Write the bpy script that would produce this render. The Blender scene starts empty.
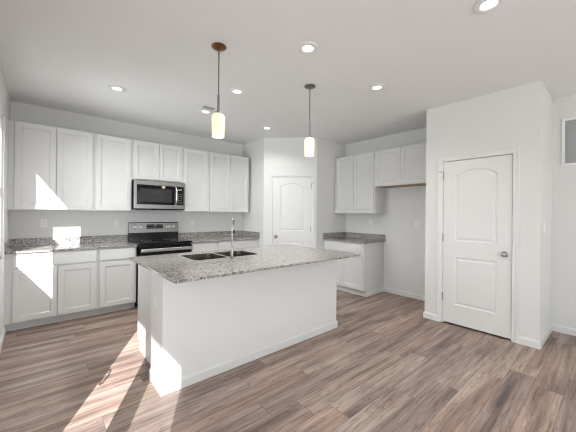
import bpy, bmesh, math, random
from mathutils import Vector, Matrix
random.seed(7)
scene = bpy.context.scene
COL = scene.collection
PI = math.pi

# ------------------------------------------------------------------ camera
F_PX, YAW, ROLL, CAM_H, HORIZON = 288.2, 0.85577, 0.00992, 1.36, 213.6
cam_d = bpy.data.cameras.new('camera')
cam_d.sensor_fit = 'HORIZONTAL'
cam_d.sensor_width = 36.0
cam_d.lens = 36.0 * F_PX / 576.0
cam_d.shift_y = -(216.0 - HORIZON) / 576.0
cam_d.clip_start = 0.02
cam = bpy.data.objects.new('camera', cam_d)
COL.objects.link(cam)
fwd = Vector((math.cos(YAW), math.sin(YAW), 0))
rgt0 = Vector((math.sin(YAW), -math.cos(YAW), 0))
up0 = Vector((0, 0, 1))
rgt = rgt0 * math.cos(ROLL) + up0 * math.sin(ROLL)
up = up0 * math.cos(ROLL) - rgt0 * math.sin(ROLL)
mw = Matrix(((rgt.x, up.x, -fwd.x), (rgt.y, up.y, -fwd.y), (rgt.z, up.z, -fwd.z))).to_4x4()
mw.translation = (0, 0, CAM_H)
cam.matrix_world = mw
scene.camera = cam
scene.cycles.use_denoising = True
scene.cycles.filter_width = 1.1

# ------------------------------------------------------------------ light
scene.view_settings.view_transform = 'Standard'
scene.view_settings.look = 'None'
scene.view_settings.gamma = 1.0
scene.view_settings.use_curve_mapping = False
scene.view_settings.exposure = -0.24

world = bpy.data.worlds.new('sky')
scene.world = world
world.use_nodes = True
wn = world.node_tree.nodes
wn['Background'].inputs['Color'].default_value = (0.90, 0.95, 1.0, 1)
wn['Background'].inputs['Strength'].default_value = 3.0

SUN_DIR = Vector((0.54, 1.0, -0.73)).normalized()
sun_d = bpy.data.lights.new('sun', 'SUN')
sun_d.energy = 22.0
sun_d.angle = math.radians(0.3)
sun_d.color = (0.98, 0.99, 0.985)
sun = bpy.data.objects.new('sun', sun_d)
sun.rotation_euler = SUN_DIR.to_track_quat('-Z', 'Y').to_euler()
sun.location = (-6, -8, 9)
COL.objects.link(sun)


def area(name, loc, direction, sx, sy, power, color=(1, 1, 1)):
    d = bpy.data.lights.new(name, 'AREA')
    d.shape = 'RECTANGLE'
    d.size, d.size_y, d.energy, d.color = sx, sy, power, color
    o = bpy.data.objects.new(name, d)
    o.location = loc
    o.rotation_euler = Vector(direction).to_track_quat('-Z', 'Y').to_euler()
    COL.objects.link(o)
    return o


area('fill_rear', (1.5, -4.05, 1.35), (0, 1, 0.05), 3.6, 1.9, 58, (0.92, 0.985, 1.0))  # added fill lamp behind the camera, spanning both rear openings
area('daylight_patio', (-0.24, 0.74, 1.05), (1, 0, 0), 1.4, 1.9, 7, (0.90, 0.985, 1.0))
area('fill_living', (-0.24, -2.3, 1.35), (1, 0, 0), 2.6, 1.8, 5, (0.90, 0.985, 1.0))  # added fill lamp inside the unseen living-room opening
area('daylight_kitchen', (-0.255, 3.86, 1.58), (1, 0, 0), 0.52, 1.2, 12, (0.90, 0.985, 1.0)).data.spread = 2.0

# ------------------------------------------------------------------ materials


class NT:
    def __init__(self, name):
        self.m = bpy.data.materials.new(name)
        self.m.use_nodes = True
        self.t = self.m.node_tree
        self.b = self.t.nodes['Principled BSDF']
        self.out = self.t.nodes['Material Output']

    def n(self, typ, **kw):
        nd = self.t.nodes.new(typ)
        for k, v in kw.items():
            if k in nd.inputs.keys() if hasattr(nd.inputs, 'keys') else False:
                nd.inputs[k].default_value = v
            else:
                setattr(nd, k, v)
        return nd

    def l(self, a, b):
        self.t.links.new(a, b)

    def math(self, op, a, b=None, c=None):
        nd = self.t.nodes.new('ShaderNodeMath')
        nd.operation = op
        for i, x in enumerate((a, b, c)):
            if x is None:
                continue
            if isinstance(x, (int, float)):
                nd.inputs[i].default_value = x
            else:
                self.l(x, nd.inputs[i])
        return nd.outputs[0]

    def ramp(self, fac, stops, interp='LINEAR'):
        nd = self.t.nodes.new('ShaderNodeValToRGB')
        cr = nd.color_ramp
        cr.interpolation = interp
        while len(cr.elements) < len(stops):
            cr.elements.new(0.5)
        for e, (p, c) in zip(cr.elements, stops):
            e.position = p
            e.color = (*c, 1) if len(c) == 3 else c
        self.l(fac, nd.inputs['Fac'])
        return nd.outputs['Color']

    def mix(self, fac, a, b, mode='MIX'):
        nd = self.t.nodes.new('ShaderNodeMix')
        nd.data_type = 'RGBA'
        nd.blend_type = mode
        for sock, x in ((nd.inputs[0], fac), (nd.inputs[6], a), (nd.inputs[7], b)):
            if isinstance(x, (int, float)):
                sock.default_value = x
            elif isinstance(x, tuple):
                sock.default_value = (*x, 1)
            else:
                self.l(x, sock)
        return nd.outputs[2]


def paint(name, col, rough=0.5, var=0.015, scale=3.0, bump=0.0, metallic=0.0, spec=0.5):
    t = NT(name)
    tc = t.n('ShaderNodeTexCoord')
    nz = t.n('ShaderNodeTexNoise', Scale=scale, Detail=3.0)
    t.l(tc.outputs['Object'], nz.inputs['Vector'])
    lo = tuple(max(0, c * (1 - var)) for c in col)
    hi = tuple(min(1, c * (1 + var)) for c in col)
    t.l(t.ramp(nz.outputs['Fac'], [(0.3, lo), (0.7, hi)]), t.b.inputs['Base Color'])
    t.b.inputs['Roughness'].default_value = rough
    t.b.inputs['Metallic'].default_value = metallic
    t.b.inputs['Specular IOR Level'].default_value = spec
    if bump:
        n2 = t.n('ShaderNodeTexNoise', Scale=scale * 60, Detail=2.0)
        t.l(tc.outputs['Object'], n2.inputs['Vector'])
        bp = t.n('ShaderNodeBump', Strength=bump, Distance=0.002)
        t.l(n2.outputs['Fac'], bp.inputs['Height'])
        t.l(bp.outputs['Normal'], t.b.inputs['Normal'])
    return t.m


def brushed(name, col, rough=0.3):
    t = NT(name)
    tc = t.n('ShaderNodeTexCoord')
    mp = t.n('ShaderNodeMapping')
    mp.inputs['Scale'].default_value = (3, 3, 260)
    t.l(tc.outputs['Object'], mp.inputs['Vector'])
    nz = t.n('ShaderNodeTexNoise', Scale=1.0, Detail=2.0)
    t.l(mp.outputs['Vector'], nz.inputs['Vector'])
    t.l(t.ramp(nz.outputs['Fac'], [(0.3, tuple(c * 0.93 for c in col)), (0.7, col)]), t.b.inputs['Base Color'])
    t.b.inputs['Metallic'].default_value = 1.0
    t.b.inputs['Roughness'].default_value = rough
    return t.m


def emissive(name, col, strength, base=(0.9, 0.9, 0.9)):
    t = NT(name)
    t.b.inputs['Base Color'].default_value = (*base, 1)
    t.b.inputs['Emission Color'].default_value = (*col, 1)
    t.b.inputs['Emission Strength'].default_value = strength
    return t.m


def floor_mat():
    t = NT('vinyl_plank')
    geo = t.n('ShaderNodeNewGeometry')
    sep = t.n('ShaderNodeSeparateXYZ')
    t.l(geo.outputs['Position'], sep.inputs[0])
    X, Y = sep.outputs[0], sep.outputs[1]
    PW, PL = 0.18, 1.22
    ry = t.math('DIVIDE', t.math('ADD', Y, 20.07), PW)
    row = t.math('FLOOR', ry)
    wn1 = t.n('ShaderNodeTexWhiteNoise', noise_dimensions='1D')
    t.l(row, wn1.inputs['W'])
    rx = t.math('ADD', t.math('DIVIDE', t.math('ADD', X, 20.0), PL), t.math('MULTIPLY', wn1.outputs['Value'], 7.3))
    colm = t.math('FLOOR', rx)
    cmb = t.n('ShaderNodeCombineXYZ')
    t.l(row, cmb.inputs[0]); t.l(colm, cmb.inputs[1])
    wn2 = t.n('ShaderNodeTexWhiteNoise', noise_dimensions='3D')
    t.l(cmb.outputs[0], wn2.inputs['Vector'])
    pid = wn2.outputs['Value']
    pidc = t.n('ShaderNodeSeparateColor')
    t.l(wn2.outputs['Color'], pidc.inputs[0])
    # grain coordinates, every plank shifted to its own piece of wood
    gx = t.math('ADD', t.math('MULTIPLY', X, 1.0), t.math('MULTIPLY', pid, 37.0))
    gy = t.math('ADD', Y, t.math('MULTIPLY', pidc.outputs[1], 23.0))
    gc = t.n('ShaderNodeCombineXYZ')
    t.l(t.math('MULTIPLY', gx, 1.6), gc.inputs[0]); t.l(t.math('MULTIPLY', gy, 30.0), gc.inputs[1])
    fine = t.n('ShaderNodeTexNoise', Scale=1.4, Detail=5.0, Roughness=0.62)
    t.l(gc.outputs[0], fine.inputs['Vector'])
    # broad light / dark figure along the plank
    gc2 = t.n('ShaderNodeCombineXYZ')
    t.l(t.math('MULTIPLY', gx, 0.85), gc2.inputs[0]); t.l(t.math('MULTIPLY', gy, 9.5), gc2.inputs[1])
    broad = t.n('ShaderNodeTexNoise', Scale=1.0, Detail=2.5, Roughness=0.55)
    t.l(gc2.outputs[0], broad.inputs['Vector'])
    # cathedral rings
    ring = t.math('FRACT', t.math('MULTIPLY', broad.outputs['Fac'], 15.0))
    ringl = t.math('SMOOTH_MIN', t.math('MULTIPLY', ring, 2.2), 1.0, 0.3)
    base = t.ramp(t.math('ADD', t.math('MULTIPLY', broad.outputs['Fac'], 0.90), t.math('MULTIPLY', pid, 0.12)),
                  [(0.27, (0.108, 0.078, 0.072)), (0.40, (0.228, 0.164, 0.139)), (0.52, (0.345, 0.252, 0.210)),
                   (0.64, (0.440, 0.345, 0.290)), (0.78, (0.40, 0.350, 0.315))])
    tint = t.ramp(pidc.outputs[2], [(0.0, (0.90, 0.93, 0.98)), (0.4, (1.0, 1.0, 1.0)), (1.0, (1.03, 0.98, 0.93))])
    c1 = t.mix(1.0, base, tint, 'MULTIPLY')
    g1 = t.ramp(fine.outputs['Fac'], [(0.28, (0.44, 0.41, 0.41)), (0.5, (0.96, 0.96, 0.96)), (0.75, (1.28, 1.26, 1.24))])
    c2 = t.mix(0.9, c1, g1, 'MULTIPLY')
    rc = t.ramp(ringl, [(0.0, (0.58, 0.52, 0.50)), (0.5, (0.97, 0.97, 0.97)), (1.0, (1.05, 1.05, 1.05))])
    c3 = t.mix(0.8, c2, rc, 'MULTIPLY')
    fy = t.math('FRACT', ry); fx = t.math('FRACT', rx)
    ey = t.math('MINIMUM', fy, t.math('SUBTRACT', 1.0, fy))
    ex = t.math('MULTIPLY', t.math('MINIMUM', fx, t.math('SUBTRACT', 1.0, fx)), PL / PW)
    e = t.math('MINIMUM', ex, ey)
    seam = t.ramp(e, [(0.004, (0.58, 0.56, 0.55)), (0.016, (1, 1, 1))])
    c4 = t.mix(1.0, c3, seam, 'MULTIPLY')
    t.l(c4, t.b.inputs['Base Color'])
    t.l(t.math('ADD', 0.36, t.math('MULTIPLY', fine.outputs['Fac'], 0.16)), t.b.inputs['Roughness'])
    t.b.inputs['Specular IOR Level'].default_value = 0.45
    bp = t.n('ShaderNodeBump', Strength=0.12, Distance=0.002)
    t.l(fine.outputs['Fac'], bp.inputs['Height'])
    t.l(bp.outputs['Normal'], t.b.inputs['Normal'])
    return t.m


def granite():
    t = NT('granite')
    geo = t.n('ShaderNodeNewGeometry')
    P = geo.outputs['Position']
    warp = t.n('ShaderNodeTexNoise', Scale=26.0, Detail=3.0)
    t.l(P, warp.inputs['Vector'])
    wv = t.n('ShaderNodeVectorMath', operation='MULTIPLY_ADD')
    t.l(warp.outputs['Color'], wv.inputs[0])
    wv.inputs[1].default_value = (0.030, 0.030, 0.030)
    t.l(P, wv.inputs[2])
    V = wv.outputs[0]
    vo = t.n('ShaderNodeTexVoronoi', Scale=105.0)
    t.l(V, vo.inputs['Vector'])
    sc = t.n('ShaderNodeSeparateColor')
    t.l(vo.outputs['Color'], sc.inputs[0])
    base = t.ramp(sc.outputs[0], [(0.0, (0.05, 0.05, 0.053)), (0.17, (0.14, 0.137, 0.136)), (0.35, (0.24, 0.23, 0.222)),
                                  (0.57, (0.355, 0.338, 0.322)), (0.83, (0.55, 0.53, 0.512))], 'CONSTANT')
    big = t.n('ShaderNodeTexNoise', Scale=7.0, Detail=3.0, Roughness=0.6)
    t.l(P, big.inputs['Vector'])
    warm = t.ramp(big.outputs['Fac'], [(0.40, (0.97, 0.98, 1.0)), (0.66, (1.03, 0.95, 0.90))])
    c1 = t.mix(1.0, base, warm, 'MULTIPLY')
    v2 = t.n('ShaderNodeTexVoronoi', Scale=150.0)
    t.l(V, v2.inputs['Vector'])
    s2 = t.n('ShaderNodeSeparateColor')
    t.l(v2.outputs['Color'], s2.inputs[0])
    fleck = t.ramp(s2.outputs[1], [(0.0, (0, 0, 0)), (0.86, (1, 1, 1))], 'CONSTANT')
    c2 = t.mix(t.math('MULTIPLY', s2.outputs[1], 0.35), c1, (0.62, 0.58, 0.55))
    mid = t.n('ShaderNodeTexNoise', Scale=34.0, Detail=2.0)
    t.l(V, mid.inputs['Vector'])
    dk = t.ramp(mid.outputs['Fac'], [(0.60, (1, 1, 1)), (0.70, (0.30, 0.29, 0.30))])
    c3 = t.mix(1.0, c2, dk, 'MULTIPLY')
    t.l(c3, t.b.inputs['Base Color'])
    t.b.inputs['Roughness'].default_value = 0.10
    t.b.inputs['Specular IOR Level'].default_value = 0.55
    return t.m


def glass_mat(name, tint=(1, 1, 1)):
    t = NT(name)
    tr = t.n('ShaderNodeBsdfTransparent')
    tr.inputs[0].default_value = (*tint, 1)
    gl = t.n('ShaderNodeBsdfGlossy')
    gl.inputs['Roughness'].default_value = 0.02
    lw = t.n('ShaderNodeLayerWeight')
    fac = t.math('MULTIPLY_ADD', t.math('POWER', lw.outputs['Facing'], 5.0), 0.9, 0.05)
    mx = t.n('ShaderNodeMixShader')
    t.l(fac, mx.inputs[0]); t.l(tr.outputs[0], mx.inputs[1]); t.l(gl.outputs[0], mx.inputs[2])
    t.l(mx.outputs[0], t.out.inputs['Surface'])
    return t.m


M = dict(
    wall=paint('wall_paint', (0.755, 0.757, 0.747), 0.75, 0.01, 2.0, 0.08, spec=0.25),
    ceil=paint('ceiling_paint', (0.82, 0.83, 0.83), 0.9, 0.01, 2.0, 0.1, spec=0.1),
    cab=paint('cabinet_paint', (0.69, 0.692, 0.685), 0.38, 0.008, 1.5),
    trim=paint('trim_paint', (0.77, 0.772, 0.765), 0.38, 0.006, 1.5),
    island=paint('island_paint', (0.79, 0.795, 0.79), 0.6, 0.008, 1.5, 0.05, spec=0.3),
    plastic=paint('white_plastic', (0.86, 0.86, 0.85), 0.35, 0.004),
    slot=paint('dark_slot', (0.10, 0.10, 0.10), 0.6, 0.05),
    floor=floor_mat(), granite=granite(),
    steel=brushed('brushed_steel', (0.31, 0.31, 0.315), 0.30),
    bright=brushed('bright_steel', (0.66, 0.66, 0.66), 0.24),
    sinksteel=brushed('sink_steel', (0.40, 0.385, 0.36), 0.17),
    nickel=brushed('satin_nickel', (0.42, 0.415, 0.40), 0.26),
    darknickel=brushed('dark_nickel', (0.26, 0.255, 0.25), 0.34),
    chrome=paint('polished_chrome', (0.78, 0.78, 0.78), 0.10, 0.01, metallic=1.0),
    reflectnickel=paint('warm_reflection_nickel', (0.20, 0.105, 0.045), 0.34, 0.25, 14.0, metallic=1.0),  # nickel canopy, its warm reflection put into the base colour
    black=paint('black_enamel', (0.010, 0.010, 0.011), 0.16, 0.1),
    blackglass=paint('black_glass', (0.006, 0.006, 0.007), 0.05, 0.1, spec=0.3),
    rubber=paint('black_rubber', (0.02, 0.02, 0.02), 0.6, 0.1),
    screen=paint('window_mesh', (0.035, 0.035, 0.037), 0.35, 0.1, 90.0, spec=0.2),
    digits=emissive('display_digits', (0.75, 0.9, 1.0), 0.9, (0.1, 0.1, 0.1)),
    print=paint('printed_mark', (0.30, 0.30, 0.30), 0.5, 0.02),
    rawwood=paint('raw_board', (0.36, 0.24, 0.15), 0.7, 0.18, 9.0),
    glass=glass_mat('pane_glass'), mesh=glass_mat('screen_mesh', (0.80, 0.80, 0.80)),
    led=emissive('led_lens', (1.0, 0.98, 0.94), 3.0),
    shade=emissive('frosted_shade', (1.0, 0.84, 0.55), 0.88, (0.55, 0.53, 0.47)),
    ventgrey=paint('vent_grey', (0.45, 0.46, 0.48), 0.5, 0.04),
    ground=paint('concrete', (0.42, 0.41, 0.39), 0.9, 0.08, 1.2),
    cutoff=paint('cutoff_slab_paint', (0.75, 0.74, 0.72), 0.7, 0.02),  # finish of the added sun-cutting slab outside
)

# ------------------------------------------------------------------ mesh helpers


class MB:
    def __init__(self):
        self.bm = bmesh.new()

    def box(self, x0, x1, y0, y1, z0, z1, b=0.0, seg=1):
        r = bmesh.ops.create_cube(self.bm, size=1.0)
        vs = r['verts']
        for v in vs:
            v.co = Vector((x0 + (v.co.x + .5) * (x1 - x0), y0 + (v.co.y + .5) * (y1 - y0), z0 + (v.co.z + .5) * (z1 - z0)))
        if b > 0:
            es = list({e for v in vs for e in v.link_edges})
            bmesh.ops.bevel(self.bm, geom=es, offset=b, segments=seg, profile=0.6, affect='EDGES')
        return self

    def lathe(self, prof, c=(0, 0, 0), axis='Z', n=24, closed=False):
        """profile: (radius, height) pairs revolved about an axis through c"""
        rings = []
        c = Vector(c)
        for (r, z) in prof:
            ring = []
            for k in range(n):
                a = 2 * PI * k / n
                p = Vector((r * math.cos(a), r * math.sin(a), z))
                if axis == 'Y':
                    p = Vector((p.x, -p.z, p.y))
                elif axis == 'X':
                    p = Vector((p.z, p.x, p.y))
                ring.append(self.bm.verts.new(c + p))
            rings.append(ring)
        for a, b in zip(rings, rings[1:]):
            for k in range(n):
                self.bm.faces.new((a[k], a[(k + 1) % n], b[(k + 1) % n], b[k]))
        if closed:
            self.bm.faces.new(list(reversed(rings[0])))
            self.bm.faces.new(rings[-1])
        return self

    def tube(self, pts, rad, n=12, cap=True):
        pts = [Vector(p) for p in pts]
        rads = rad if isinstance(rad, (list, tuple)) else [rad] * len(pts)
        rings = []
        ref = None
        for i, p in enumerate(pts):
            d = (pts[min(i + 1, len(pts) - 1)] - pts[max(i - 1, 0)]).normalized()
            if ref is None:
                ref = Vector((0, 0, 1)) if abs(d.z) < 0.9 else Vector((1, 0, 0))
            u = (ref - d * ref.dot(d)).normalized()
            ref = u
            w = d.cross(u)
            rings.append([self.bm.verts.new(p + (u * math.cos(2 * PI * k / n) + w * math.sin(2 * PI * k / n)) * rads[i]) for k in range(n)])
        for a, b in zip(rings, rings[1:]):
            for k in range(n):
                self.bm.faces.new((a[k], a[(k + 1) % n], b[(k + 1) % n], b[k]))
        if cap:
            self.bm.faces.new(list(reversed(rings[0])))
            self.bm.faces.new(rings[-1])
        return self

    def prism(self, poly, z0, z1):
        lo = [self.bm.verts.new((x, y, z0)) for x, y in poly]
        hi = [self.bm.verts.new((x, y, z1)) for x, y in poly]
        n = len(poly)
        self.bm.faces.new(list(reversed(lo)))
        self.bm.faces.new(hi)
        for k in range(n):
            self.bm.faces.new((lo[k], lo[(k + 1) % n], hi[(k + 1) % n], hi[k]))
        return self

    def fill(self, loops, fn):
        """planar face between an outer loop and holes; fn maps the 2D point to 3D; returns the vertex loops"""
        out, edges = [], []
        for lp in loops:
            vs = [self.bm.verts.new(fn(*p)) for p in lp]
            out.append(vs)
            for k in range(len(vs)):
                edges.append(self.bm.edges.new((vs[k], vs[(k + 1) % len(vs)])))
        bmesh.ops.triangle_fill(self.bm, use_beauty=True, use_dissolve=False, edges=edges)
        return out

    def strip(self, a, b):
        n = len(a)
        for k in range(n):
            try:
                self.bm.faces.new((a[k], a[(k + 1) % n], b[(k + 1) % n], b[k]))
            except ValueError:
                pass

    def loop(self, pts):
        return [self.bm.verts.new(p) for p in pts]

    def build(self, name, mat, parent=None, smooth=False, kind=None):
        bmesh.ops.recalc_face_normals(self.bm, faces=self.bm.faces)
        me = bpy.data.meshes.new(name)
        self.bm.to_mesh(me)
        self.bm.free()
        me.materials.append(mat)
        if smooth:
            for p in me.polygons:
                p.use_smooth = True
            try:
                me.set_sharp_from_angle(angle=math.radians(40))
            except Exception:
                pass
        o = bpy.data.objects.new(name, me)
        COL.objects.link(o)
        if parent is not None:
            o.parent = parent
        if kind:
            o['kind'] = kind
        return o


def thing(name, label, cat, loc=(0, 0, 0), rot=0.0, group=None, kind=None):
    o = bpy.data.objects.new(name, None)
    o.empty_display_size = 0.05
    COL.objects.link(o)
    o.location = loc
    o.rotation_euler = (0, 0, rot)
    tag(o, label, cat, group, kind)
    return o


def tag(o, label=None, cat=None, group=None, kind=None):
    if label: o['label'] = label
    if cat: o['category'] = cat
    if group: o['group'] = group
    if kind: o['kind'] = kind
    return o


def dup(root, loc, rot, label, group=None):
    r = root.copy()
    COL.objects.link(r)
    r.location = loc
    r.rotation_euler = (0, 0, rot)
    r['label'] = label
    if group: r['group'] = group
    for ch in list(root.children):
        c = ch.copy(); COL.objects.link(c); c.parent = r
        for g in list(ch.children):
            d = g.copy(); COL.objects.link(d); d.parent = c
    return r


def rect(x0, x1, z0, z1):
    return [(x0, z0), (x1, z0), (x1, z1), (x0, z1)]


def rrect(x0, x1, y0, y1, r, n=5):
    pts = []
    for cx, cy, a0 in ((x1 - r, y0 + r, -PI / 2), (x1 - r, y1 - r, 0), (x0 + r, y1 - r, PI / 2), (x0 + r, y0 + r, PI)):
        for k in range(n + 1):
            a = a0 + PI / 2 * k / n
            pts.append((cx + r * math.cos(a), cy + r * math.sin(a)))
    return pts


def arch(x0, x1, z0, z1, rise, n=14):
    """rectangle whose top bows upward: shoulders at z1, crown at z1 + rise"""
    pts = [(x0, z0), (x1, z0), (x1, z1)]
    for k in range(1, n):
        f = k / n
        pts.append((x1 + (x0 - x1) * f, z1 + rise * math.sin(PI * f) ** 0.85))
    pts.append((x0, z1))
    return pts


def panelled(mb, outer, T, panels, bev=0.0015):
    """a slab in the xz plane, front at y=0 and back at y=T; panels: lists of (loop, depth) from the surface inward"""
    x0, x1, z0, z1 = outer
    fo = rect(x0 + bev, x1 - bev, z0 + bev, z1 - bev)
    loops = mb.fill([fo] + [p[0][0] for p in panels], lambda x, z: (x, 0, z))
    side = mb.loop([(x, bev, z) for x, z in rect(x0, x1, z0, z1)])
    mb.strip(loops[0], side)
    back = mb.loop([(x, T, z) for x, z in rect(x0, x1, z0, z1)])
    mb.strip(side, back)
    mb.bm.faces.new(back)
    for lp, p in zip(loops[1:], panels):
        cur = lp
        for (pts, d) in p[1:]:
            nx = mb.loop([(x, d, z) for x, z in pts])
            mb.strip(cur, nx)
            cur = nx
        mb.bm.faces.new(cur)
    return mb


def shaker(x0, x1, z0, z1, fr=0.058, T=0.02, y=-0.02):
    mb = MB()
    a = rect(x0 + fr, x1 - fr, z0 + fr, z1 - fr)
    b = rect(x0 + fr + .004, x1 - fr - .004, z0 + fr + .004, z1 - fr - .004)
    c = rect(x0 + fr + .013, x1 - fr - .013, z0 + fr + .013, z1 - fr - .013)
    panelled(mb, (x0, x1, z0, z1), T, [[(a, 0), (b, .006), (c, .009)]])
    for v in mb.bm.verts:
        v.co.y += y
    return mb


# ------------------------------------------------------------------ the room
XL, XR, YB, YR, CE = -0.272, 4.637, 5.047, -4.2, 2.752
PX, PYL, PXR, PY = 3.14, 4.307, 3.83, 3.617         # corner pantry: side wall x, diagonal ends, side wall y
KX, KY0, KY1 = 3.886, 0.532, 1.691                  # closet box
WT = 0.12


def wall_x(mb, x0, x1, y0, y1, z0, z1, holes):
    """wall running along y between x0 and x1 with rectangular holes (ya, yb, za, zb)"""
    ys = sorted({y0, y1, *[h[0] for h in holes], *[h[1] for h in holes]})
    for a, b in zip(ys, ys[1:]):
        hs = sorted([h for h in holes if h[0] <= a + 1e-6 and h[1] >= b - 1e-6], key=lambda h: h[2])
        z = z0
        for h in hs:
            if h[2] > z + 1e-6:
                mb.box(x0, x1, a, b, z, h[2])
            z = h[3]
        if z < z1 - 1e-6:
            mb.box(x0, x1, a, b, z, z1)


def wall_y(mb, y0, y1, x0, x1, z0, z1, holes):
    xs = sorted({x0, x1, *[h[0] for h in holes], *[h[1] for h in holes]})
    for a, b in zip(xs, xs[1:]):
        hs = sorted([h for h in holes if h[0] <= a + 1e-6 and h[1] >= b - 1e-6], key=lambda h: h[2])
        z = z0
        for h in hs:
            if h[2] > z + 1e-6:
                mb.box(a, b, y0, y1, z, h[2])
            z = h[3]
        if z < z1 - 1e-6:
            mb.box(a, b, y0, y1, z, z1)


def struct(name, mb, mat, parent=None):
    return mb.build(name, mat, parent, kind='structure')


WIN_K = (3.445, 4.245, 0.86, 2.36)          # kitchen window opening in wall_left (y0,y1,z0,z1)
DOOR_P = (-0.15, 1.62, 0.0, 2.08)           # patio door opening
WIN_L = (-3.6, -1.0, 0.5, 2.25)           # living room window behind the camera
struct('floor', MB().box(XL - WT, XR + WT, YR - WT, YB + WT, -0.1, 0), M['floor'])
struct('ceiling', MB().box(XL - WT, XR + WT, YR - WT, YB + WT, CE, CE + 0.12), M['ceil'])
mb = MB(); wall_x(mb, XL - WT, XL, YR - WT, YB + WT, 0, CE, [WIN_K, DOOR_P, WIN_L]); struct('wall_left', mb, M['wall'])
struct('wall_back', MB().box(XL, XR, YB, YB + WT, 0, CE), M['wall'])
struct('wall_right', MB().box(XR, XR + WT, YR - WT, YB + WT, 0, CE), M['wall'])
REAR = [(-0.1, 1.3, 0.4, 2.3), (1.7, 3.1, 0.4, 2.3)]
mb = MB(); wall_y(mb, YR - WT, YR, XL, XR, 0, CE, REAR); struct('wall_rear', mb, M['wall'])

# corner pantry: two short returns and a diagonal wall with a door opening
PD = math.hypot(PXR - PX, PYL - PY)
PT = 0.11
struct('wall_pantry_left', MB().prism([(PX, PYL), (PX + PT, PYL + PT), (PX + PT, YB), (PX, YB)], 0, CE), M['wall'])
struct('wall_pantry_right', MB().prism([(PXR, PY), (XR, PY), (XR, PY + PT), (PXR + PT, PY + PT)], 0, CE), M['wall'])
mb = MB()
PLEAF = (0.172, 0.872)                      # leaf along the diagonal
wall_y(mb, 0, PT, 0, PD, 0, CE, [(PLEAF[0] - 0.012, PLEAF[1] + 0.012, 0, 2.055)])
o = struct('wall_pantry_diagonal', mb, M['wall'])
PROT = math.atan2(PY - PYL, PXR - PX)
o.location = (PX, PYL, 0); o.rotation_euler.z = PROT

# closet box
mb = MB()
CL = (0.767, 1.469)
wall_x(mb, KX, KX + PT, KY0, KY1, 0, CE, [(CL[0] - 0.012, CL[1] + 0.012, 0, 2.055)])
struct('wall_closet_front', mb, M['wall'])
struct('wall_closet_near', MB().box(KX + PT, XR, KY0, KY0 + PT, 0, CE), M['wall'])
struct('wall_closet_far', MB().box(KX + PT, XR, KY1 - PT, KY1, 0, CE), M['wall'])


def base_path(mb, pts, side, h=0.083, t=0.013, closed_ends=True):
    """baseboard along the polyline pts, standing out to the left (side=1) or right (side=-1) of travel, mitred at corners"""
    pts = [Vector(p) for p in pts]
    dirs = [(q - p).normalized() for p, q in zip(pts, pts[1:])]
    nrm = [Vector((-d.y, d.x)) * side for d in dirs]
    prof = [(0, 0), (t, 0), (t, h * 0.78), (t * 0.55, h * 0.9), (t * 0.4, h), (0, h)]
    rings = []
    for i, p in enumerate(pts):
        if i == 0: m = nrm[0]
        elif i == len(pts) - 1: m = nrm[-1]
        else:
            m = nrm[i - 1] + nrm[i]
            m = m / m.dot(nrm[i])
        rings.append([mb.bm.verts.new((p.x + m.x * a, p.y + m.y * a, z)) for a, z in prof])
    for A, B in zip(rings, rings[1:]):
        mb.strip(A, B)
    mb.bm.faces.new(rings[0]); mb.bm.faces.new(list(reversed(rings[-1])))
    return mb


d = Vector((PXR - PX, PY - PYL)).normalized()
on = lambda a: (PX + d.x * a, PYL + d.y * a)
CO = 0.066
struct('baseboard_left', base_path(MB(), [(XL, YR + .013), (XL, DOOR_P[0] - .057)], -1), M['trim'])
struct('baseboard_kitchen', base_path(MB(), [(XL, DOOR_P[1] + .057), (XL, 4.50)], -1), M['trim'])
struct('baseboard_closet', base_path(MB(), [(XR, YR + .013), (XR, KY0), (KX, KY0), (KX, CL[0] - CO)], 1), M['trim'])
struct('baseboard_alcove', base_path(MB(), [(KX, CL[1] + CO), (KX, KY1), (XR, KY1), (XR, 2.735)], 1), M['trim'])
struct('baseboard_pantry', base_path(MB(), [(PX, 4.40), (PX, PYL), on(PLEAF[0] - CO)], -1), M['trim'])
struct('baseboard_corner', base_path(MB(), [on(PLEAF[1] + CO), (PXR, PY), (4.03, PY)], -1), M['trim'])
struct('baseboard_rear', base_path(MB(), [(XL, YR), (XR, YR)], 1), M['trim'])

# ------------------------------------------------------------------ inner doors (front towards local -y)


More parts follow.
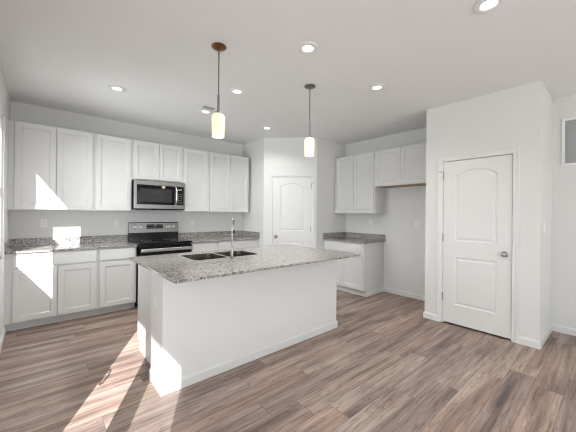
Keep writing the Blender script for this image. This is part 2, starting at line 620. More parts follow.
def interior_door(name, label, loc, rot, W, knob_right, H=2.03):
    """leaf with an arched upper panel and a square lower panel; local x from 0 to W"""
    root = thing(name, label, 'door', loc, rot, kind='structure')
    mx = 0.135
    U = lambda i: arch(mx + i, W - mx - i, 1.045 + i, 1.845 - i, 0.075)
    L = lambda i: rect(mx + i, W - mx - i, 0.255 + i, 0.845 - i)
    prof = [(0, 0), (.010, .0075), (.022, .0075), (.042, .002)]
    mb = MB()
    panelled(mb, (0.0, W, 0.020, H), 0.035, [[(U(i), y) for i, y in prof], [(L(i), y) for i, y in prof]])
    for v in mb.bm.verts: v.co.y += 0.006
    leaf = mb.build('door_leaf', M['trim'], root)
    # knob
    kx = W - 0.062 if knob_right else 0.062
    kn = MB()
    kn.lathe([(0.0, -0.004), (0.031, -0.004), (0.033, 0.001), (0.028, 0.006), (0.012, 0.010), (0.011, 0.028), (0.020, 0.034),
              (0.027, 0.044), (0.027, 0.053), (0.020, 0.062), (0.0, 0.065)], (kx, 0.004, 0.935), 'Y', 24)
    kn.build('door_knob', M['nickel'], leaf, True)
    # casing with a stepped face: the reveals show as fine lines
    c = MB()
    g, cw = 0.006, 0.060
    prof = [(0, 0), (0, -.009), (.004, -.011), (.026, -.011), (.036, -.014), (.054, -.017), (cw, -.015), (cw, 0)]
    rings = []
    for px_, pz_, ox_, oz_ in ((-g, 0, -1, 0), (-g, H + g, -1, 1), (W + g, H + g, 1, 1), (W + g, 0, 1, 0)):
        rings.append(c.loop([(px_ + ox_ * o_, y_, pz_ + oz_ * o_) for o_, y_ in prof]))
    for A, B in zip(rings, rings[1:]): c.strip(A, B)
    c.bm.faces.new(rings[0]); c.bm.faces.new(list(reversed(rings[-1])))
    c.build('door_casing', M['trim'], root)
    j = MB()
    for (a, b) in ((-0.012, -0.003), (W + 0.003, W + 0.012)):
        j.box(a, b, 0.0, PT, 0, H + 0.02)
    j.box(-0.003, W + 0.003, 0.0, PT, H + 0.005, H + 0.024)
    # stop behind the leaf keeps the gap dark
    j.box(-0.003, 0.012, 0.043, 0.055, 0, H + 0.005); j.box(W - 0.012, W + 0.003, 0.043, 0.055, 0, H + 0.005)
    j.box(-0.003, W + 0.003, 0.043, 0.055, H - 0.012, H + 0.005)
    j.build('door_frame', M['trim'], root)
    hx = -0.002 if knob_right else W + 0.002
    for z in (0.33, 1.08, 1.85):
        h = MB()
        h.lathe([(0.0, -0.05), (0.0065, -0.05), (0.0065, 0.05), (0.0, 0.05)], (hx, -0.002, z), 'Z', 12)
        h.lathe([(0.0, 0.05), (0.004, 0.052), (0.0, 0.058)], (hx, -0.002, z), 'Z', 10)
        if z == 1.85:                                    # hinge-pin door stop
            h.tube([(hx, -0.002, z + 0.058), (hx + (-0.045 if knob_right else 0.030), -0.03, z + 0.058)], 0.005, 8)
        h.build('hinge', M['nickel'], root, True)
    return root


interior_door('door_1', 'white arch-panel closet door with knob on its right, nearest to the viewer',
              (KX, CL[1], 0), -PI / 2, CL[1] - CL[0], True)
interior_door('door_2', 'white arch-panel pantry door across the far corner, knob on its left',
              (PX + d.x * PLEAF[0], PYL + d.y * PLEAF[0], 0), PROT, PLEAF[1] - PLEAF[0], False)

# ------------------------------------------------------------------ windows and patio door


def side_window(name, op, mid=True):
    y0, y1, z0, z1 = op
    root = thing(name, None, None, (XL, y0, z0), 0, kind='structure')
    w, h = y1 - y0, z1 - z0
    f = MB()
    fr = 0.035
    f.box(-0.10, -0.02, 0, fr, 0, h); f.box(-0.10, -0.02, w - fr, w, 0, h)
    f.box(-0.10, -0.02, 0, w, 0, fr); f.box(-0.10, -0.02, 0, w, h - fr, h)
    f.build('window_frame', M['trim'], root)
    s = MB()
    sw = 0.035
    for (a, b, x) in (((fr, h / 2 + 0.015, -0.055), (h / 2 - 0.02, h - fr, -0.08)) if mid else ((fr, h - fr, -0.06),)):
        s.box(x - .012, x + .012, fr, fr + sw, a, b); s.box(x - .012, x + .012, w - fr - sw, w - fr, a, b)
        s.box(x - .012, x + .012, fr, w - fr, a, a + sw); s.box(x - .012, x + .012, fr, w - fr, b - sw, b)
    s.build('window_sash', M['trim'], root)
    p = MB(); p.box(-0.066, -0.062, fr + .02, w - fr - .02, fr + .01, h - fr - .01); p.build('window_pane', M['glass'], root)
    return root


side_window('window_1', WIN_K)
side_window('window_2', WIN_L)
for i, (a, b, z0, z1) in enumerate(REAR):
    root = thing('window_%d' % (3 + i), None, None, (a, YR, z0), 0, kind='structure')
    w, h = b - a, z1 - z0
    f = MB()
    for q in ((0, .05, 0, h), (w - .05, w, 0, h), (.05, w - .05, 0, .05), (.05, w - .05, h - .05, h), (.05, w - .05, h / 2 - .025, h / 2 + .025)):
        f.box(q[0], q[1], -0.09, -0.03, q[2], q[3])
    f.build('window_frame', M['trim'], root)
    MB().box(.04, w - .04, -.062, -.058, .04, h - .04).build('window_pane', M['glass'], root)

# sliding patio door: two panes, wide stiles where they meet
root = thing('door_3', None, None, (XL, 0, 0), 0, kind='structure')
f = MB()
DA, DB = DOOR_P[0], DOOR_P[1]
f.box(-0.11, -0.01, DA, DA + .05, 0, 2.08); f.box(-0.11, -0.01, DB - .05, DB, 0, 2.08)
f.box(-0.11, -0.01, DA + .05, DB - .05, 2.03, 2.08); f.box(-0.11, -0.01, DA + .05, DB - .05, 0, 0.03)
f.build('door_frame', M['trim'], root)
for (y0, y1, gy0, gy1, x) in ((DA + .05, 0.71, -0.044, 0.570, -0.085), (0.69, DB - .05, 0.859, 1.473, -0.04)):
    s = MB()
    s.box(x - .02, x + .02, y0, gy0, .03, 2.03); s.box(x - .02, x + .02, gy1, y1, .03, 2.03)
    s.box(x - .02, x + .02, gy0, gy1, .03, .13); s.box(x - .02, x + .02, gy0, gy1, 1.93, 2.03)
    pn = s.build('door_leaf', M['trim'], root)
    MB().box(x - .003, x + .003, gy0 - .01, gy1 + .01, .12, 1.94).build('door_pane', M['glass'], pn)
MB().box(-.110, -.1085, DA + .05, 0.71, .03, 2.03).build('insect_screen', M['mesh'], root)
h = MB()                                                     # D-shaped pull on the stile
hp = []
for k in range(25):
    a = 2 * PI * k / 24
    hp.append((0.0, 1.474 + 0.034 * math.cos(a), 0.95 + 0.045 * math.sin(a) + (0.022 if math.sin(a) > 0.02 else (-0.022 if math.sin(a) < -0.02 else 0))))
h.tube(hp, 0.008, 8, False)
h.box(-0.022, 0.004, 1.496, 1.516, 0.90, 0.925); h.box(-0.022, 0.004, 1.496, 1.516, 0.975, 1.0)
h.build('door_handle', M['rubber'], root, True)
c = MB()
c.box(0, .012, DA - .057, DA + .004, 0, 2.137, .002); c.box(0, .012, DB - .004, DB + .057, 0, 2.137, .002); c.box(0, .012, DA + .004, DB - .004, 2.076, 2.137, .002)
c.build('door_casing', M['trim'], root)

# outside: unseen slab added to cut off the patio sun's upper edge, paved yard
struct('sun_cutoff_slab', MB().box(-1.30, XL - WT, -4.0, 1.2, 3.06, 3.2), M['cutoff'])
struct('yard', MB().box(-30, 30, -30, 30, -0.3, -0.12), M['ground'])

# ------------------------------------------------------------------ cabinets


def cabinet(name, label, loc, rot, W, D, z0, z1, doors, drawers=(), toe=0.0, group=None, under=False, filler=(0, 0), end=False):
    """face frame at local y=0, doors in front of it; local x 0..W"""
    root = thing(name, label, 'cabinet', loc, rot, group)
    c = MB()
    H = z1 - z0
    c.box(0, W, 0, D, toe, H)
    if filler[0]: c.box(-filler[0], 0, 0.0, 0.02, toe, H)
    if filler[1]: c.box(W, W + filler[1], 0.0, 0.02, toe, H)
    c.build('carcass', M['cab'], root)
    if toe:
        MB().box(-filler[0], W + filler[1], 0.072, 0.088, 0, toe).build('toe_kick', M['cab'], root)
        if end:
            mb = MB()
            mb.box(W - .018, W, 0.088, D, 0, toe)
            mb.build('end_panel', M['cab'], root)
            mb = MB()
            base_path(mb, [(-filler[0], .072), (W, .072), (W, D)], -1, .06, .011)
            mb.build('base_trim', M['trim'], root)
    for q in doors:
        shaker(*q).build('door', M['cab'], root)
    for (x0, x1, a, b) in drawers:
        mb = MB()
        panelled(mb, (x0, x1, a, b), 0.02, [], 0.003)
        for v in mb.bm.verts: v.co.y -= 0.02
        mb.build('drawer_front', M['cab'], root)
    if under:
        MB().box(0.012, W - 0.012, 0.014, D - 0.005, -0.006, 0.0).build('underside_board', M['rawwood'], root)
    return root


UB, UT = 1.372, 2.438
YU = 4.735          # face frame of back uppers
UG, BG = 'wall cabinets in the row on the back wall', 'base cabinets in the row on the back wall'
RV = 0.019


def two(W, H, z0=0.012, zt=0.012, gap=0.006):
    m = W / 2
    return [(RV, m - gap / 2, z0, H - zt), (m + gap / 2, W - RV, z0, H - zt)]


UH = UT - UB
x = -0.232
cabinet('wall_cabinet', 'white double-door wall cabinet beside the window, lit by a triangle of sun', (x, YU, UB), 0, 0.815, YB - YU - .002, UB, UT,
        two(.815, UH), group=UG, filler=(0.04, 0))
cabinet('wall_cabinet', 'white single-door wall cabinet left of the microwave', (0.583, YU, UB), 0, 0.462, YB - YU - .002, UB, UT,
        [(RV, .462 - RV, .012, UH - .012)], group=UG)
cabinet('wall_cabinet', 'short white double-door wall cabinet right above the microwave', (1.045, YU, 1.845), 0, 0.757, YB - YU - .002, 1.845, UT,
        two(.757, UT - 1.845), group=UG)
cabinet('wall_cabinet', 'white single-door wall cabinet right of the microwave', (1.802, YU, UB), 0, 0.455, YB - YU - .002, UB, UT,
        [(RV, .455 - RV, .012, UH - .012)], group=UG)
cabinet('wall_cabinet', 'white double-door wall cabinet at the pantry end of the back row', (2.257, YU, UB), 0, 0.833, YB - YU - .002, UB, UT,
        two(.833, UH), group=UG, filler=(0, 0))

XU = 4.33
RG = 'wall cabinets on the right wall'
cabinet('wall_cabinet', 'white double-door wall cabinet over the small granite counter on the right wall', (XU, 3.598, UB), -PI / 2, 0.863, XR - XU - .002, UB, UT,
        two(.863, UH), group=RG, filler=(0.019, 0))
cabinet('wall_cabinet', 'short white double-door wall cabinet over the empty fridge alcove', (XU, 2.735, 1.832), -PI / 2, 0.914, XR - XU - .002, 1.832, UT,
        two(.914, UT - 1.832), group=RG, under=True)

YF = 4.445
ZT = 0.884
DZ = dict(d0=0.11, d1=0.70, w0=0.722, w1=0.868)


def basedoors(W, n):
    if n == 1:
        return [(RV, W - RV, DZ['d0'], DZ['d1'])]
    return [(RV, W / 2 - .003, DZ['d0'], DZ['d1']), (W / 2 + .003, W - RV, DZ['d0'], DZ['d1'])]


def basedrawer(W):
    return [(RV, W - RV, DZ['w0'], DZ['w1'])]


cabinet('base_cabinet', 'white two-door base cabinet beside the window, half lit by sun', (-0.225, YF, 0), 0, 0.823, YB - YF - .002, 0, ZT,
        basedoors(.823, 2), basedrawer(.823), toe=.095, group=BG, filler=(0.047, 0))
cabinet('base_cabinet', 'white one-door base cabinet just left of the range', (0.598, YF, 0), 0, 0.452, YB - YF - .002, 0, ZT,
        basedoors(.452, 1), basedrawer(.452), toe=.095, group=BG)
cabinet('base_cabinet', 'white one-door base cabinet just right of the range, mostly behind the island', (1.830, YF, 0), 0, 0.455, YB - YF - .002, 0, ZT,
        basedoors(.455, 1), basedrawer(.455), toe=.095, group=BG)
cabinet('base_cabinet', 'white two-door base cabinet between range side and pantry, mostly behind the island', (2.285, YF, 0), 0, 0.830, YB - YF - .002, 0, ZT,
        basedoors(.830, 2), basedrawer(.830), toe=.095, group=BG, filler=(0, 0.02))
XB = 4.03
cabinet('base_cabinet', 'white two-door base cabinet on the right wall beside the fridge alcove', (XB, 3.598, 0), -PI / 2, 0.860, XR - XB - .002, 0, ZT,
        basedoors(.860, 2), basedrawer(.860), toe=.095, filler=(0.015, 0), end=True)


def counter(name, label, x0, x1, y0, y1, splashes):
    root = thing(name, label, 'countertop', ((x0 + x1) / 2, (y0 + y1) / 2, ZT))
    cx, cy = root.location.x, root.location.y
    MB().box(x0 - cx, x1 - cx, y0 - cy, y1 - cy, 0, 0.022, 0.003, 2).build('slab', M['granite'], root)
    for (a, b, c_, d_) in splashes:
        MB().box(a - cx, b - cx, c_ - cy, d_ - cy, 0.0225, 0.122, 0.002).build('backsplash', M['granite'], root)
    return root


counter('countertop', 'speckled granite countertop left of the range, under the window side cabinets', XL, 1.058, 4.411, YB,
        [(XL + .02, 1.058, YB - .02, YB), (XL, XL + .02, 4.415, YB)])
counter('countertop', 'speckled granite countertop between the range and the pantry wall', 1.828, PX, 4.411, YB,
        [(1.828, PX - .02, YB - .02, YB), (PX - .02, PX, 4.415, YB)])
counter('countertop', 'short speckled granite countertop on the right wall beside the fridge alcove', 3.995, XR, 2.705, PY,
        [(XR - .02, XR, 2.708, PY - .02), (3.998, XR, PY - .02, PY)])

# ------------------------------------------------------------------ island
IX0, IX1, IY0, IY1 = 0.707, 2.716, 2.226, 3.18
CX0, CX1 = 0.768, 2.655
isl = thing('kitchen_island', 'white kitchen island with plain panelled back under the big granite top', 'island', (1.69, 2.68, 0))
ox, oy = 1.69, 2.68
KN = 2.515
MB().box(IX0 - ox, IX1 - ox, IY0 - oy, KN - oy, 0, ZT).build('knee_wall', M['island'], isl)
mb = MB()
for a, b in ((CX0, CX0 + .018), (CX1 - .018, CX1)):
    mb.prism([(a - ox, KN - oy), (b - ox, KN - oy), (b - ox, IY1 - .075 - oy), (a - ox, IY1 - .075 - oy)], 0, .09)
    mb.prism([(a - ox, KN - oy), (b - ox, KN - oy), (b - ox, IY1 - oy), (a - ox, IY1 - oy)], .09, ZT)
mb.box(CX0 + .018 - ox, CX1 - .018 - ox, IY1 - .02 - oy, IY1 - oy, 0.09, ZT)
mb.box(CX0 + .018 - ox, CX1 - .018 - ox, KN - oy, IY1 - .02 - oy, 0.09, 0.108)
mb.box(CX0 + .018 - ox, CX1 - .018 - ox, IY1 - .09 - oy, IY1 - .075 - oy, 0.0, 0.09)
mb.build('carcass', M['cab'], isl)
for k in range(4):
    w = (CX1 - CX0 - .03) / 4
    a = CX0 + .015 + k * w - ox
    s = shaker(a + .008, a + w - .008, .11, .70)
    for v in s.bm.verts: v.co.y = (IY1 - oy) - v.co.y - .0
    s.build('door', M['cab'], isl)
    s = MB(); s.box(a + .008, a + w - .008, IY1 - oy, IY1 + .02 - oy, .722, .862, .003); s.build('drawer_front', M['cab'], isl)
mb = MB()
e = 0.013
base_path(mb, [(IX0 - ox, KN - oy), (IX0 - ox, IY0 - oy), (IX1 - ox, IY0 - oy), (IX1 - ox, KN - oy)], -1)
mb.build('baseboard', M['trim'], isl)
op = MB().box(IX0 - .006 - ox, IX0 - ox, 2.39 - .036 - oy, 2.39 + .036 - oy, 0.60, 0.716, .002).build('outlet_plate', M['plastic'], isl)
for z in (0.637, 0.679):
    MB().box(IX0 - .0085 - ox, IX0 - .006 - ox, 2.39 - .016 - oy, 2.39 + .016 - oy, z - .014, z + .014, .001).build('receptacle', M['plastic'], op)

# island top with two sink cut-outs
TX0, TX1, TY0, TY1 = 0.692, 2.780, 1.940, 3.235
top = thing('countertop', 'large speckled granite island top holding the double sink', 'countertop', ((TX0 + TX1) / 2, (TY0 + TY1) / 2, ZT))
cx, cy = top.location.x, top.location.y
SX0, SX1, SY0, SY1, SM = 1.135, 1.875, 2.63, 3.05, 1.495
holes = [rrect(SX0 - cx, SM - .012 - cx, SY0 - cy, SY1 - cy, .05), rrect(SM + .012 - cx, SX1 - cx, SY0 - cy, SY1 - cy, .05)]
mb = MB()
b = 0.003
outer = rect(TX0 - cx, TX1 - cx, TY0 - cy, TY1 - cy)
inner = rect(TX0 + b - cx, TX1 - b - cx, TY0 + b - cy, TY1 - b - cy)
lt = mb.fill([inner] + holes, lambda x, y: (x, y, 0.022))
lb = mb.fill([inner] + holes, lambda x, y: (x, y, 0.0))
s1 = mb.loop([(x, y, 0.022 - b) for x, y in outer]); s0 = mb.loop([(x, y, b) for x, y in outer])
mb.strip(lt[0], s1); mb.strip(s1, s0); mb.strip(s0, lb[0])
for k in (1, 2): mb.strip(lt[k], lb[k])
mb.build('slab', M['granite'], top)

sink = thing('kitchen_sink', 'undermount stainless double-bowl sink set in the island top', 'sink', ((SX0 + SX1) / 2, (SY0 + SY1) / 2, 0.66))
sx, sy = sink.location.x, sink.location.y
for (a, b_) in ((SX0, SM - .012), (SM + .012, SX1)):
    mb = MB()
    T = 0.2235
    TT = 0.2445
    o1 = mb.loop([(x, y, T) for x, y in rrect(a - .0 - .010 - sx, b_ + .010 - sx, SY0 - .010 - sy, SY1 + .010 - sy, .06)])
    o2 = mb.loop([(x, y, T) for x, y in rrect(a - sx + .0015, b_ - sx - .0015, SY0 - sy + .0015, SY1 - sy - .0015, .05)])
    o5 = mb.loop([(x, y, TT) for x, y in rrect(a - sx + .0015, b_ - sx - .0015, SY0 - sy + .0015, SY1 - sy - .0015, .05)])
    o6 = mb.loop([(x, y, TT) for x, y in rrect(a - sx + .003, b_ - sx - .003, SY0 - sy + .003, SY1 - sy - .003, .049)])
    o3 = mb.loop([(x, y, 0.03) for x, y in rrect(a + .012 - sx, b_ - .012 - sx, SY0 + .012 - sy, SY1 - .012 - sy, .05)])
    o4 = mb.loop([(x, y, 0.004) for x, y in rrect(a + .04 - sx, b_ - .04 - sx, SY0 + .04 - sy, SY1 - .04 - sy, .05)])
    mb.strip(o1, o2); mb.strip(o2, o5); mb.strip(o5, o6); mb.strip(o6, o3); mb.strip(o3, o4); mb.bm.faces.new(o4)
    bowl = mb.build('bowl', M['sinksteel'], sink, True)
    MB().lathe([(0, .0), (.042, .0), (.044, .004), (.034, .005), (.03, .002), (0, .002)], ((a + b_) / 2 - sx, (SY0 + SY1) / 2 - sy, .006), 'Z', 20).build('drain', M['chrome'], bowl, True)

# faucet, spout reaching over the sink (away from the seating side)
FX, FY = 1.475, 2.55
fa = thing('kitchen_faucet', 'tall chrome gooseneck pull-down faucet standing on the island top', 'faucet', (FX, FY, 0.9065))
mb = MB()
mb.lathe([(0, 0), (.026, 0), (.026, .004), (.019, .008), (.0145, .012), (.0145, .11), (.0095, .125), (0, .125)], (0, 0, 0), 'Z', 24)
mb.build('base', M['nickel'], fa, True)
pts = [(0, 0, .11), (0, 0, .31)]
R = 0.072
dx, dy = 0.60, 0.80
for k in range(1, 13):
    a = PI * k / 12 * 0.97
    q = R - R * math.cos(a)
    pts.append((dx * q, dy * q, .31 + R * 1.2 * math.sin(a)))
mb = MB(); mb.tube(pts, .0072, 14); mb.build('spout', M['nickel'], fa, True)
p = Vector(pts[-1])
mb = MB(); mb.tube([p + Vector((0, 0, .005)), p + Vector((0, 0, -.015)), p + Vector((0, .002, -.045))], [.009, .0105, .0115], 16)
sh = mb.build('spray_head', M['nickel'], fa, True)
mb = MB(); mb.tube([p + Vector((0, .002, -.045)), p + Vector((0, .003, -.080))], [.0125, .012], 16)
mb.build('nozzle', M['rubber'], sh, True)
mb = MB(); mb.tube([(-.014, .0, .07), (-.034, 0, .07)], .011, 12); mb.tube([(-.030, .0, .072), (-.055, .004, .082), (-.085, .006, .086)], [.006, .005, .0045], 10)
mb.build('lever_handle', M['nickel'], fa, True)

# ------------------------------------------------------------------ range
RX0, RX1 = 1.064, 1.826
rg = thing('range', 'stainless and black electric range with a control backguard', 'range', (RX0, 4.385, 0))
W = RX1 - RX0
D = YB - 4.385 - 0.012
MB().box(0.002, W - .002, .05, D, .03, .895).build('body', M['black'], rg)
mb = MB(); mb.box(0, W, -0.015, D - .06, .895, .921, .005, 2); ct = mb.build('cooktop', M['blackglass'], rg)
for (bx, by, br) in ((.20, .16, .095), (.57, .16, .075), (.20, .42, .075), (.57, .42, .095)):
    MB().lathe([(br - .004, 0), (br, 0), (br, .0006), (br - .004, .0006), (br - .004, 0)], (bx, by, .9215), 'Z', 36).build('burner_ring', M['print'], ct)
# oven door: stainless frame, black window, bar handle
od = MB().box(.004, W - .004, 0.0, .05, .22, .872, .004).build('oven_door', M['blackglass'], rg)
MB().box(.012, W - .012, -.004, .0, .23, .30, .002).build('door_trim', M['steel'], od)
MB().box(.06, W - .06, -.003, .001, .38, .70, .003).build('oven_window', M['screen'], od)
mb = MB()
mb.box(.02, W - .02, -.058, -.032, .795, .845, .010, 3)
mb.box(.05, .09, -.034, .0, .808, .832, .003); mb.box(W - .09, W - .05, -.034, 0, .808, .832, .003)
mb.build('door_handle', M['bright'], od, True)
MB().box(.004, W - .004, .002, .05, .05, .212, .004).build('storage_drawer', M['steel'], rg)
for (fx, fy) in ((.05, .09), (W - .05, .09), (.05, D - .06), (W - .05, D - .06)):
    MB().lathe([(0, 0), (.018, 0), (.018, .008), (.008, .01), (.008, .032), (0, .032)], (fx, fy, 0), 'Z', 12).build('levelling_foot', M['rubber'], rg, True)
# backguard
mb = MB()
mb.box(.0, W, D - .062, D, .921, 1.035); bgk = mb.build('backguard', M['black'], rg)
mb = MB()
pr = [(D - .070, 1.035), (D - .052, 1.185), (D - .046, 1.190), (D, 1.190), (D, 1.035)]
A = mb.loop([(.0, y, z) for y, z in pr]); B = mb.loop([(W, y, z) for y, z in pr])
mb.strip(A, B); mb.bm.faces.new(list(reversed(A))); mb.bm.faces.new(B)
cp = mb.build('control_panel', M['steel'], rg)
MB().box(-.002, W + .002, D - .05, D, 1.187, 1.198, .003).build('top_trim', M['black'], rg)
slope = math.atan2(.018, .150)


def onpanel(mb, px, pz, fn):
    """build with fn in a frame whose -y leaves the sloped panel, then set it on the panel"""
    n0 = len(mb.bm.verts)
    fn(mb)
    mb.bm.verts.ensure_lookup_table()
    R3 = Matrix.Rotation(-slope, 3, 'X')
    t = (pz - 1.035) / .150
    o = Vector((px, D - .070 + .018 * t, pz))
    for v in list(mb.bm.verts)[n0:]:
        v.co = o + R3 @ v.co


mb = MB(); onpanel(mb, W / 2, 1.128, lambda m: m.box(-.125, .125, -.003, .004, -.034, .034, .002)); dp = mb.build('display', M['blackglass'], rg)
mb = MB()
for k, seg in enumerate(('1', '2', ':', '0', '0')):
    def dig(m, k=k, seg=seg):
        x = -.030 + k * .013
        if seg == ':':
            m.box(x + .002, x + .004, -.0038, -.003, .010, .012); m.box(x + .002, x + .004, -.0038, -.003, .016, .018); return
        v = [(x + .006, .004, .024)]
        if seg == '1': segs = [(x + .006, x + .0075, .005, .024)]
        elif seg == '2': segs = [(x, x + .0075, .0225, .024), (x + .006, x + .0075, .014, .024), (x, x + .0075, .0138, .0153), (x, x + .0015, .005, .0145), (x, x + .0075, .005, .0065)]
        else: segs = [(x, x + .0075, .0225, .024), (x, x + .0075, .005, .0065), (x, x + .0015, .005, .024), (x + .006, x + .0075, .005, .024)]
        for s in segs: m.box(s[0], s[1], -.0038, -.003, s[2], s[3])
    onpanel(mb, W / 2, 1.128, dig)
mb.build('clock_digits', M['digits'], dp)
for r_ in range(2):
    for k in range(9):
        if r_ == 1 and 3 <= k <= 6: continue
        mb = MB()
        onpanel(mb, W / 2 - .105 + k * .0262, 1.114 + r_ * .028, lambda m: m.box(-.008, .008, -.0036, -.003, -.0025, .0025))
        mb.build('touch_mark', M['print'], dp)
for kx in (.085, .165, W - .165, W - .085):
    mb = MB()
    onpanel(mb, kx, 1.122, lambda m: m.lathe([(0, -.001), (.030, -.001), (.030, .004), (.026, .005), (.024, .022), (.020, .028), (0, .028)], (0, 0, 0), 'Y', 24))
    onpanel(mb, kx, 1.122, lambda m: m.box(-.004, .004, -.034, -.026, -.022, .022, .002))
    mb.build('knob', M['chrome'], cp, True)

# ------------------------------------------------------------------ microwave
MX0, MX1 = 1.055, 1.808
mwv = thing('microwave', 'stainless over-the-range microwave with black glass door', 'microwave', (MX0, 4.655, 1.395))
W = MX1 - MX0
H = 0.446
MD = YB - 4.655 - .01
MB().box(0, W, 0, MD, 0.004, H - .006).build('body', M['black'], mwv)
mb = MB()
panelled(mb, (0.0, W, 0.018, H - .008), .024, [[(rect(.034, W - .022, .078, H - .068), 0), (rect(.036, W - .024, .080, H - .070), .004)]], .004)
for v in mb.bm.verts: v.co.y -= .024
mb.build('front_frame', M['steel'], mwv)
dr = MB().box(.037, .588, -.022, -.016, .082, H - .072, .001).build('door', M['blackglass'], mwv)
MB().box(.078, .535, -.0235, -.0215, .118, H - .128, .001).build('door_window', M['screen'], dr)
mb = MB()
hx = .603
mb.tube([(hx, -.022, .098), (hx, -.045, .112), (hx, -.055, .17), (hx, -.056, .235), (hx, -.048, .31), (hx, -.022, .352)], [.011, .013, .0145, .0145, .013, .011], 12)
mb.build('door_handle', M['bright'], dr, True)
kp = MB().box(.618, W - .026, -.022, -.016, .082, H - .072, .001).build('control_panel', M['blackglass'], mwv)
MB().box(.640, .700, -.0228, -.022, .318, .338).build('display', M['print'], kp)
for r_ in range(5):
    for k in range(3):
        MB().box(.636 + k * .026, .650 + k * .026, -.0226, -.022, .115 + r_ * .034, .121 + r_ * .034).build('key', M['print'], kp)
mb = MB()
mb.box(.53, .585, -.0248, -.0238, .042, .048)
mb.build('brand_mark', M['slot'], mwv)
MB().box(.006, W - .006, -.010, MD, 0.0, .018, .003).build('bottom_vent', M['black'], mwv)

# ------------------------------------------------------------------ outlets and switches (front towards local -y)


def outlet(label, loc, rot, kind='outlet', group=None):
    r = thing('wall_outlet' if kind == 'outlet' else 'light_switch', label, kind if kind == 'outlet' else 'switch', loc, rot, group)
    pl = MB().box(-.036, .036, -.006, 0, -.058, .058, .003, 2).build('cover_plate', M['plastic'], r)
    if kind == 'outlet':
        for z in (-.021, .021):
            rc = MB().box(-.016, .016, -.009, -.006, z - .014, z + .014, .003).build('receptacle', M['plastic'], pl)
            mb = MB(); mb.box(-.008, -.006, -.0095, -.009, z - .003, z + .006); mb.box(.006, .008, -.0095, -.009, z - .003, z + .006)
            mb.build('slot', M['slot'], pl)
    else:
        MB().box(-.016, .016, -.009, -.006, -.032, .032, .002).build('rocker', M['plastic'], pl)
    return r


OG = 'outlets above the back counters'
outlet('white outlet on the back wall beside the window end, left of the sun patch', (.062, YB, 1.20), 0, group=OG)
outlet('white outlet on the back wall just left of the range', (.904, YB, 1.185), 0, group=OG)
outlet('white outlet on the back wall right of the range', (2.09, YB, 1.175), 0, group=OG)
outlet('faint white outlet over the small right-hand granite counter', (XR, 3.007, 1.215), -PI / 2)
outlet('white outlet alone in the empty fridge alcove', (XR, 2.153, 1.215), -PI / 2)
outlet('white switch on the side of the closet, facing the viewer', (4.121, KY0, 1.24), 0, 'switch')
outlet('low white outlet on the closet side near the floor', (4.369, KY0, .41), 0)

# ------------------------------------------------------------------ pendants
PG = 'pendants over the island'


def pendant(label, x, y, metal):
    r = thing('pendant_light', label, 'pendant light', (x, y, CE), 0, PG)
    MB().lathe([(0, 0), (.060, 0), (.062, -.006), (.052, -.016), (.020, -.026), (.010, -.030), (0, -.030)], (0, 0, 0), 'Z', 32).build('canopy', metal, r, True)
    mb = MB()
    mb.lathe([(0.0, -.028), (.0055, -.028), (.0055, -.40), (.0100, -.405), (.0100, -.540), (.0075, -.545), (0, -.545)], (0, 0, 0), 'Z', 14)
    mb.build('rod', M['darknickel'], r, True)
    MB().lathe([(0, -.540), (.014, -.541), (.024, -.548), (.026, -.562), (0, -.562)], (0, 0, 0), 'Z', 24).build('socket_cap', M['nickel'], r, True)
    mb = MB()
    mb.lathe([(.010, -.562), (.034, -.565), (.048, -.574), (.054, -.588), (.0545, -.61), (.053, -.70), (.0500, -.757),
              (.0470, -.757), (.050, -.70), (.0515, -.61), (.051, -.590), (.046, -.578), (.032, -.569), (.010, -.567)], (0, 0, 0), 'Z', 32)
    mb.build('glass_shade', M['shade'], r, True)
    return r


p1 = pendant('lit pendant nearer the range, nickel canopy coloured by a warm reflection', 1.134, 2.207, M['reflectnickel'])
p2 = pendant('lit pendant nearer the pantry, dark grey canopy', 2.231, 2.225, M['darknickel'])
for p in (p1, p2):
    ld = bpy.data.lights.new('bulb', 'POINT'); ld.energy = 2.0; ld.color = (1, .85, .62); ld.shadow_soft_size = .03
    lo = bpy.data.objects.new('bulb', ld); COL.objects.link(lo)
    lo.parent = p; lo.location = (0, 0, -.80)

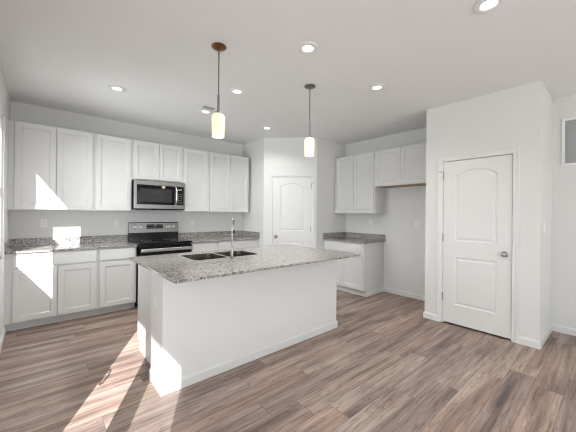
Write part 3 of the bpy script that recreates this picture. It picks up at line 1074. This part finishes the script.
# ------------------------------------------------------------------ recessed lights and ceiling vent
LG = 'recessed ceiling lights'
proto = None
for (x, y, lab) in ((2.227, .573, 'lit recessed ceiling light nearest the viewer, cut by the top of the frame'),
                    (1.702, 1.725, 'lit recessed ceiling light between the two pendants, nearer side of the island'),
                    (1.708, 2.877, 'lit recessed ceiling light above the middle of the island, just right of the first pendant'),
                    (2.791, 1.751, 'lit recessed ceiling light in front of the fridge alcove'),
                    (0.663, 3.72, 'lit recessed ceiling light over the floor by the window-side cabinets'),
                    (1.728, 3.738, 'lit recessed ceiling light beside the ceiling register'),
                    (2.81, 3.779, 'lit recessed ceiling light closest to the pantry door')):
    if proto is None:
        proto = thing('recessed_light', lab, 'ceiling light', (x, y, CE), 0, LG)
        MB().lathe([(.046, -.001), (.052, -.010), (.064, -.013), (.082, -.010), (.092, -.003), (.093, 0), (.046, 0), (.046, -.001)], (0, 0, 0), 'Z', 36).build('trim_ring', M['trim'], proto, True)
        MB().lathe([(0, -.004), (.046, -.004), (.046, 0), (0, 0)], (0, 0, 0), 'Z', 36).build('lens', M['led'], proto)
        r = proto
    else:
        r = dup(proto, (x, y, CE), 0, lab)
    ld = bpy.data.lights.new('downlight', 'AREA'); ld.shape = 'DISK'; ld.size = .09; ld.energy = 4.2; ld.spread = 2.35; ld.color = (1, .99, .965)
    lo = bpy.data.objects.new('downlight', ld); COL.objects.link(lo)
    lo.parent = r; lo.location = (0, 0, -.012)
v = thing('ceiling_vent', 'small white louvred register in the ceiling beside a recessed light', 'vent', (1.70, 3.575, CE))
mb = MB()
for q in ((-.10, .10, -.065, -.045), (-.10, .10, .045, .065), (-.10, -.08, -.045, .045), (.08, .10, -.045, .045)):
    mb.box(q[0], q[1], q[2], q[3], -.006, 0, .002)
mb.build('frame', M['plastic'], v)
mb = MB()
mb.box(-.08, .08, -.045, .045, -.001, 0)
for k in range(7):
    mb.box(-.08, .08, -.043 + k * .013, -.037 + k * .013, -.005, -.001)
mb.build('louvres', M['ventgrey'], v)

# ------------------------------------------------------------------ return-air grille on the right wall
g = thing('return_air_grille', 'white framed return-air grille with grey louvres high on the right wall', 'vent', (XR, 0.455, 1.945), -PI / 2)
GW, GH = 0.56, 0.555
mb = MB()
for q in ((0, GW, 0, .03), (0, GW, GH - .03, GH), (0, .03, .03, GH - .03), (GW - .03, GW, .03, GH - .03)):
    mb.box(q[0], q[1], -.014, 0, q[2], q[3], .003)
mb.build('frame', M['plastic'], g)
mb = MB()
mb.box(.03, GW - .03, -.002, 0, .03, GH - .03)
n = 26
for k in range(n):
    a = .034 + k * (GW - .068) / n
    mb.box(a, a + .008, -.009, -.001, .03, GH - .03)
mb.build('louvres', M['ventgrey'], g)
